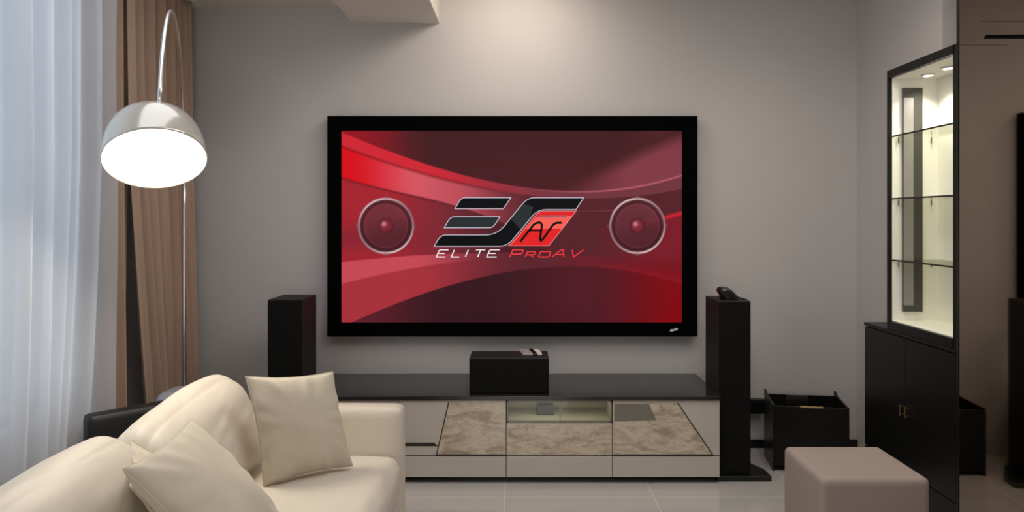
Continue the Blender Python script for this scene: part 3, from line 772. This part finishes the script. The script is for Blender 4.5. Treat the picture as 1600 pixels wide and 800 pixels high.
# loose pillows
def add_pillow(corners, T, seed, label):
    bm, seam = pillow(corners, T, seed)
    o = obj('throw_pillow', bm, M['pillow'], smooth=True); tag(o, label, 'pillow', 'cream throw pillows on the sofa')
    sb = bmesh.new(); tube(sb, seam, 0.0028, 6, cap=False); obj('seam_piping', sb, M['pillow'], o, smooth=True)
    return o
add_pillow([P(384,588,2.87), P(520,581,3.12), P(551,728,3.10), P(412,760,2.85)], 0.14, 0.7,
           'square cream throw pillow standing upright against the far sofa arm')
add_pillow([P(192,733,1.95), P(297,657,2.30), P(455,826,2.30), P(385,935,1.93)], 0.16, 3.1,
           'cream throw pillow in front, one corner pointing up, leaning on the back cushion')
add_pillow([P(203,760,2.05), P(203,686,2.38), P(398,830,2.46), P(345,925,2.10)], 0.06, 5.2,
           'cream throw pillow mostly hidden behind the front pillow')

# ------------------------------------------------------------------ armchair and stool behind the sofa
ch = thing('armchair', 'low black leather armchair by the curtains behind the sofa', 'armchair', (-1.8, 3.7, 0))
def blk(p0, p1, th, z0, z1, r=0.02):
    a = Vector((p0[0], p0[1], 0)); b = Vector((p1[0], p1[1], 0)); L_ = (b-a).length; ang = math.atan2(b.y-a.y, b.x-a.x)
    n_ = Vector((-math.sin(ang), math.cos(ang), 0))
    c_ = (a+b)/2 + n_*th/2
    return softbox(L_, th, z1-z0, r, n=(20,8,16), mtx=Matrix.Translation((c_.x, c_.y, (z0+z1)/2)) @ Matrix.Rotation(ang, 4, 'Z'))
obj('backrest', blk((-1.945,3.32), (-1.63,3.66), 0.09, 0.10, 0.60), M['chair_leather'], ch, smooth=True)
obj('seat', blk((-1.865,3.46), (-1.66,3.675), 0.16, 0.10, 0.38), M['chair_leather'], ch, smooth=True)
for x_, y_ in ((-1.90,3.42), (-1.67,3.655), (-1.94,3.55), (-1.76,3.76)):
    bm = bmesh.new(); tube(bm, [(x_,y_,0),(x_,y_,0.11)], 0.015, 12); obj('leg', bm, M['black_trim'], ch)
st = thing('stool', 'grey leather stool with rounded top beside the lamp pole', 'stool', (-1.86, 4.02, 0))
obj('seat', softbox(0.27, 0.24, 0.14, 0.045, crown=(0,0,0.012), n=(18,18,10), mtx=Matrix.Translation((-1.815,4.02,0.488))), M['stool'], st, smooth=True)
for x_ in (-1.90, -1.73):
    for y_ in (3.94, 4.10):
        bm = bmesh.new(); tube(bm, [(x_,y_,0),(x_,y_,0.425)], 0.011, 12); obj('leg', bm, M['steel'], st)

# ------------------------------------------------------------------ display cabinet on the right
XC = 2.03
dc = thing('display_cabinet', 'tall black display cabinet with lit glass shelves above black doors', 'cabinet', (2.18, 3.88, 0))
Y0, Y1, Y2 = 3.42, 4.07, 4.335
zb, zt_ = 0.875, 2.31
gz0, gz1 = 0.932, 2.268
obj('lower_carcass', bx(XC+0.02, 2.335, Y0, Y2, 0.0, 0.866), M['cab_black'], dc)
obj('counter_top', bx(XC-0.002, 2.335, Y0, Y2+0.003, 0.867, 0.885), M['cab_black'], dc, bevel=0.002)
for a, b, hy in ((Y0+0.004, 3.868, 3.845), (3.872, Y2-0.004, 3.895)):
    d = obj('door', bx(XC, XC+0.019, a, b, 0.17, 0.862), M['cab_black'], dc, bevel=0.002)
    bm = bmesh.new(); box(bm, XC-0.022, XC-0.014, hy-0.004, hy+0.004, 0.452, 0.512); box(bm, XC-0.015, XC, hy-0.003, hy+0.003, 0.458, 0.464); box(bm, XC-0.015, XC, hy-0.003, hy+0.003, 0.500, 0.506)
    obj('handle', bm, M['brass'], d, bevel=0.001)
obj('plinth_panel', bx(XC+0.004, XC+0.019, Y0+0.004, Y2-0.004, 0.0, 0.163), M['cab_black'], dc)
# upper carcass: shell around a lit interior
bm = bmesh.new()
box(bm, XC, 2.335, Y0, Y0+0.030, 0.886, zt_); box(bm, XC, 2.335, Y1-0.018, Y1, 0.886, zt_)
box(bm, XC, 2.335, Y0+0.018, Y1-0.018, gz1, zt_); box(bm, XC, 2.335, Y0+0.018, Y1-0.018, 0.886, gz0)
box(bm, 2.315, 2.335, Y0+0.018, Y1-0.018, gz0, gz1)
obj('upper_carcass', bm, M['cab_black'], dc, bevel=0.0015)
bm = bmesh.new()
ia, ib = Y0+0.030, Y1-0.018
box(bm, XC+0.02, 2.315, ib-0.003, ib, gz0, gz1); box(bm, XC+0.02, 2.315, ia, ia+0.003, gz0, gz1)
box(bm, 2.303, 2.315, ia, ib, gz0, gz1); box(bm, XC+0.02, 2.315, ia, ib, gz0, gz0+0.003); box(bm, XC+0.02, 2.315, ia, ib, gz1-0.003, gz1)
obj('lining', bm, M['cab_inside'], dc)
for z in (1.262, 1.600, 1.942):
    s_ = obj('glass_shelf', bx(XC+0.024, 2.300, ia+0.005, ib-0.005, z, z+0.008), M['shelf_glass'], dc)
    obj('shelf_edge', bx(XC+0.018, XC+0.0235, ia+0.005, ib-0.005, z, z+0.008), M['dark_strip'], s_)
    for y_, x_ in ((ib-0.012, XC+0.05), (ib-0.012, 2.26)):
        bm = bmesh.new(); tube(bm, [(x_,y_,z-0.001),(x_,y_,z-0.035)], 0.004, 8); obj('shelf_pin', bm, M['steel'], s_)
ms = obj('grey_strip', bx((1411-VX)*4.035/F, (1441-VX)*4.035/F, 4.030, 4.048, 0.985, 2.212), M['grey_panel'], dc, bevel=0.001)
obj('strip_inset', bx((1412-VX)*4.03/F, (1427-VX)*4.03/F, 4.027, 4.0298, 1.02, 2.155), M['grey_light'], ms)
for (x_, y_) in ((2.18, 3.93), (2.175, 3.74)):
    bm = bmesh.new(); lathe(bm, [(0.034, gz1-0.003), (0.034, gz1-0.010), (0.028, gz1-0.013), (0.026, gz1-0.009), (0.0, gz1-0.009)], Matrix.Translation((x_, y_, 0)), 32)
    pk = obj('puck_light', bm, M['white_pl'], dc, smooth=True)
    bm = bmesh.new(); lathe(bm, [(0.026, gz1-0.0095), (0.02, gz1-0.0125), (0, gz1-0.0135)], Matrix.Translation((x_, y_, 0)), 32); obj('lens', bm, M['puck'], pk, smooth=True)
    l = bpy.data.lights.new('puck_glow', 'AREA'); l.shape = 'DISK'; l.size = 0.05; l.energy = 1.25; l.spread = math.radians(110); l.color = (1.0, 0.95, 0.82)
    o = bpy.data.objects.new('puck_glow', l); C.objects.link(o); o.location = (x_, y_, gz1-0.02)

# ------------------------------------------------------------------ wardrobe with bronze mirror door
wd_ = thing('wardrobe', 'tall wardrobe with dark bronze mirror door at the right edge', 'wardrobe', (2.2, 2.95, 0))
obj('wardrobe_body', bx(2.10, 2.335, 2.42, 3.41, 0.0, 2.86), M['cab_black'], wd_)
MA = math.radians(4.5)
hinge = Vector((2.031, 3.412, 0)); dr = Vector((-math.sin(MA), -math.cos(MA), 0)); nr = Vector((math.cos(MA), -math.sin(MA), 0))
def slab(bm, s0, s1, z0, z1, t0, t1):
    a, b = hinge+dr*s0, hinge+dr*s1
    prism(bm, [a+nr*t0+Vector((0,0,z0)), b+nr*t0+Vector((0,0,z0)), b+nr*t0+Vector((0,0,z1)), a+nr*t0+Vector((0,0,z1))], nr*(t1-t0))
bm = bmesh.new(); slab(bm, 0.0, 0.98, 0.01, 2.85, 0.0, 0.018); md_ = obj('mirror_door', bm, M['mirror'], wd_)
bm = bmesh.new(); slab(bm, -0.004, 0.008, 0.01, 2.85, -0.004, 0.02); obj('door_edge', bm, M['black_pl'], md_)
def on_door(px, py):
    # point of the door plane seen at a pixel
    k = (px-VX)/F; s = (hinge.x - k*hinge.y)/(-dr.x + k*dr.y)
    p = hinge + dr*s; return s, EYE - (py-VY)*p.y/F
def dark_strip(pts, name, m, th=0.0015):  # lays reflected lines on the mirror as thin dark strips
    bm = bmesh.new(); v = []
    for px, py in pts:
        s, z = on_door(px, py); v.append(hinge + dr*s + Vector((0, 0, z)) - nr*th)
    prism(bm, v, nr*(th*0.98)); obj(name, bm, m, md_)
dark_strip([(1541,54.5),(1640,53),(1640,60),(1537,60.5)], 'reflected_slot', M['velvet'])  # reflection of a wall vent, put on the mirror as a strip
dark_strip([(1533,32.6),(1640,32.6),(1640,34.2),(1533,34.0)], 'seam', M['dark_strip'])  # reflected line drawn onto the mirror, no real joint in the door
dark_strip([(1500,69.6),(1575,69.6),(1575,70.6),(1500,70.6)], 'seam', M['dark_strip'])  # second reflected line drawn on, likewise no joint

# ------------------------------------------------------------------ black basket, wall box, ottoman
bk = thing('magazine_basket', 'open black square basket with raised corners against the back wall', 'basket', (1.72, 4.47, 0))
bang = math.radians(-9); bc = Vector((1.735, 4.475, 0)); hx, hy_ = 0.215, 0.15
BM_ = Matrix.Translation(bc) @ Matrix.Rotation(bang, 4, 'Z')
def bkpart(pts, d, name, m, bev=0.002):
    bm = bmesh.new(); prism(bm, [BM_ @ Vector(p) for p in pts], BM_.to_3x3() @ Vector(d)); return obj(name, bm, m, bk, bevel=bev)
t_ = 0.012
bkpart([(-hx,-hy_,0.0),(-hx,hy_,0.0),(-hx,hy_,0.42),(-hx,hy_-0.05,0.405),(-hx,-hy_,0.392)], (t_,0,0), 'side_panel', M['cab_black'])
bkpart([(hx,-hy_,0.0),(hx,hy_,0.0),(hx,hy_,0.42),(hx,hy_-0.05,0.40),(hx,-hy_,0.388)], (-t_,0,0), 'side_panel', M['cab_black'])
bkpart([(-hx+t_,-hy_,0.03),(hx-t_,-hy_,0.03),(hx-t_,-hy_,0.385),(-hx+t_,-hy_,0.385)], (0,t_,0), 'front_panel', M['cab_black'])
bkpart([(-hx+t_,hy_,0.0),(hx-t_,hy_,0.0),(hx-t_,hy_,0.388),(-hx+t_,hy_,0.388)], (0,-t_,0), 'back_panel', M['cab_black'])
bkpart([(-hx+t_,-hy_+t_,0.03),(hx-t_,-hy_+t_,0.03),(hx-t_,hy_-t_,0.03),(-hx+t_,hy_-t_,0.03)], (0,0,0.012), 'bottom', M['cab_black'])
bkpart([(-0.06,-hy_-0.003,0.380),(0.07,-hy_-0.003,0.380),(0.07,-hy_-0.003,0.388),(-0.06,-hy_-0.003,0.388)], (0,t_+0.006,0), 'handle', M['brass'])
bkpart([(-0.085,hy_-t_-0.004,0.32),(0.05,hy_-t_-0.004,0.32),(0.05,hy_-t_-0.004,0.390),(-0.085,hy_-t_-0.004,0.390)], (0,0.003,0), 'handle', M['steel'])
wb = thing('wall_outlet_box', 'small black box fixed low on the back wall beside the right tower speaker', 'box', (1.55, 4.77, 0.27))
obj('box_body', bx((1166-VX)*4.74/F, (1196-VX)*4.74/F, 4.742, 4.799, EYE-(647-VY)*4.74/F, EYE-(625-VY)*4.74/F), M['cab_black'], wb, bevel=0.003)
obj('cover_plate', bx((1168-VX)*4.74/F, (1194-VX)*4.74/F, 4.736, 4.7415, EYE-(645-VY)*4.74/F, EYE-(627-VY)*4.74/F), M['black_pl'], wb, bevel=0.002)

ot = thing('ottoman', 'square taupe fabric ottoman cube on the tiled floor at right', 'ottoman', (1.475, 3.26, 0))
obj('cushion_block', softbox(0.452, 0.44, 0.385, 0.022, crown=(0.004,0.004,0.004), n=(30,30,24), mtx=Matrix.Translation((1.474,3.262,0.2275))), M['ottoman'], ot, smooth=True)
for x_ in (1.29, 1.66):
    for y_ in (3.08, 3.44):
        bm = bmesh.new(); tube(bm, [(x_,y_,0),(x_,y_,0.037)], 0.016, 12); obj('leg', bm, M['black_trim'], ot)
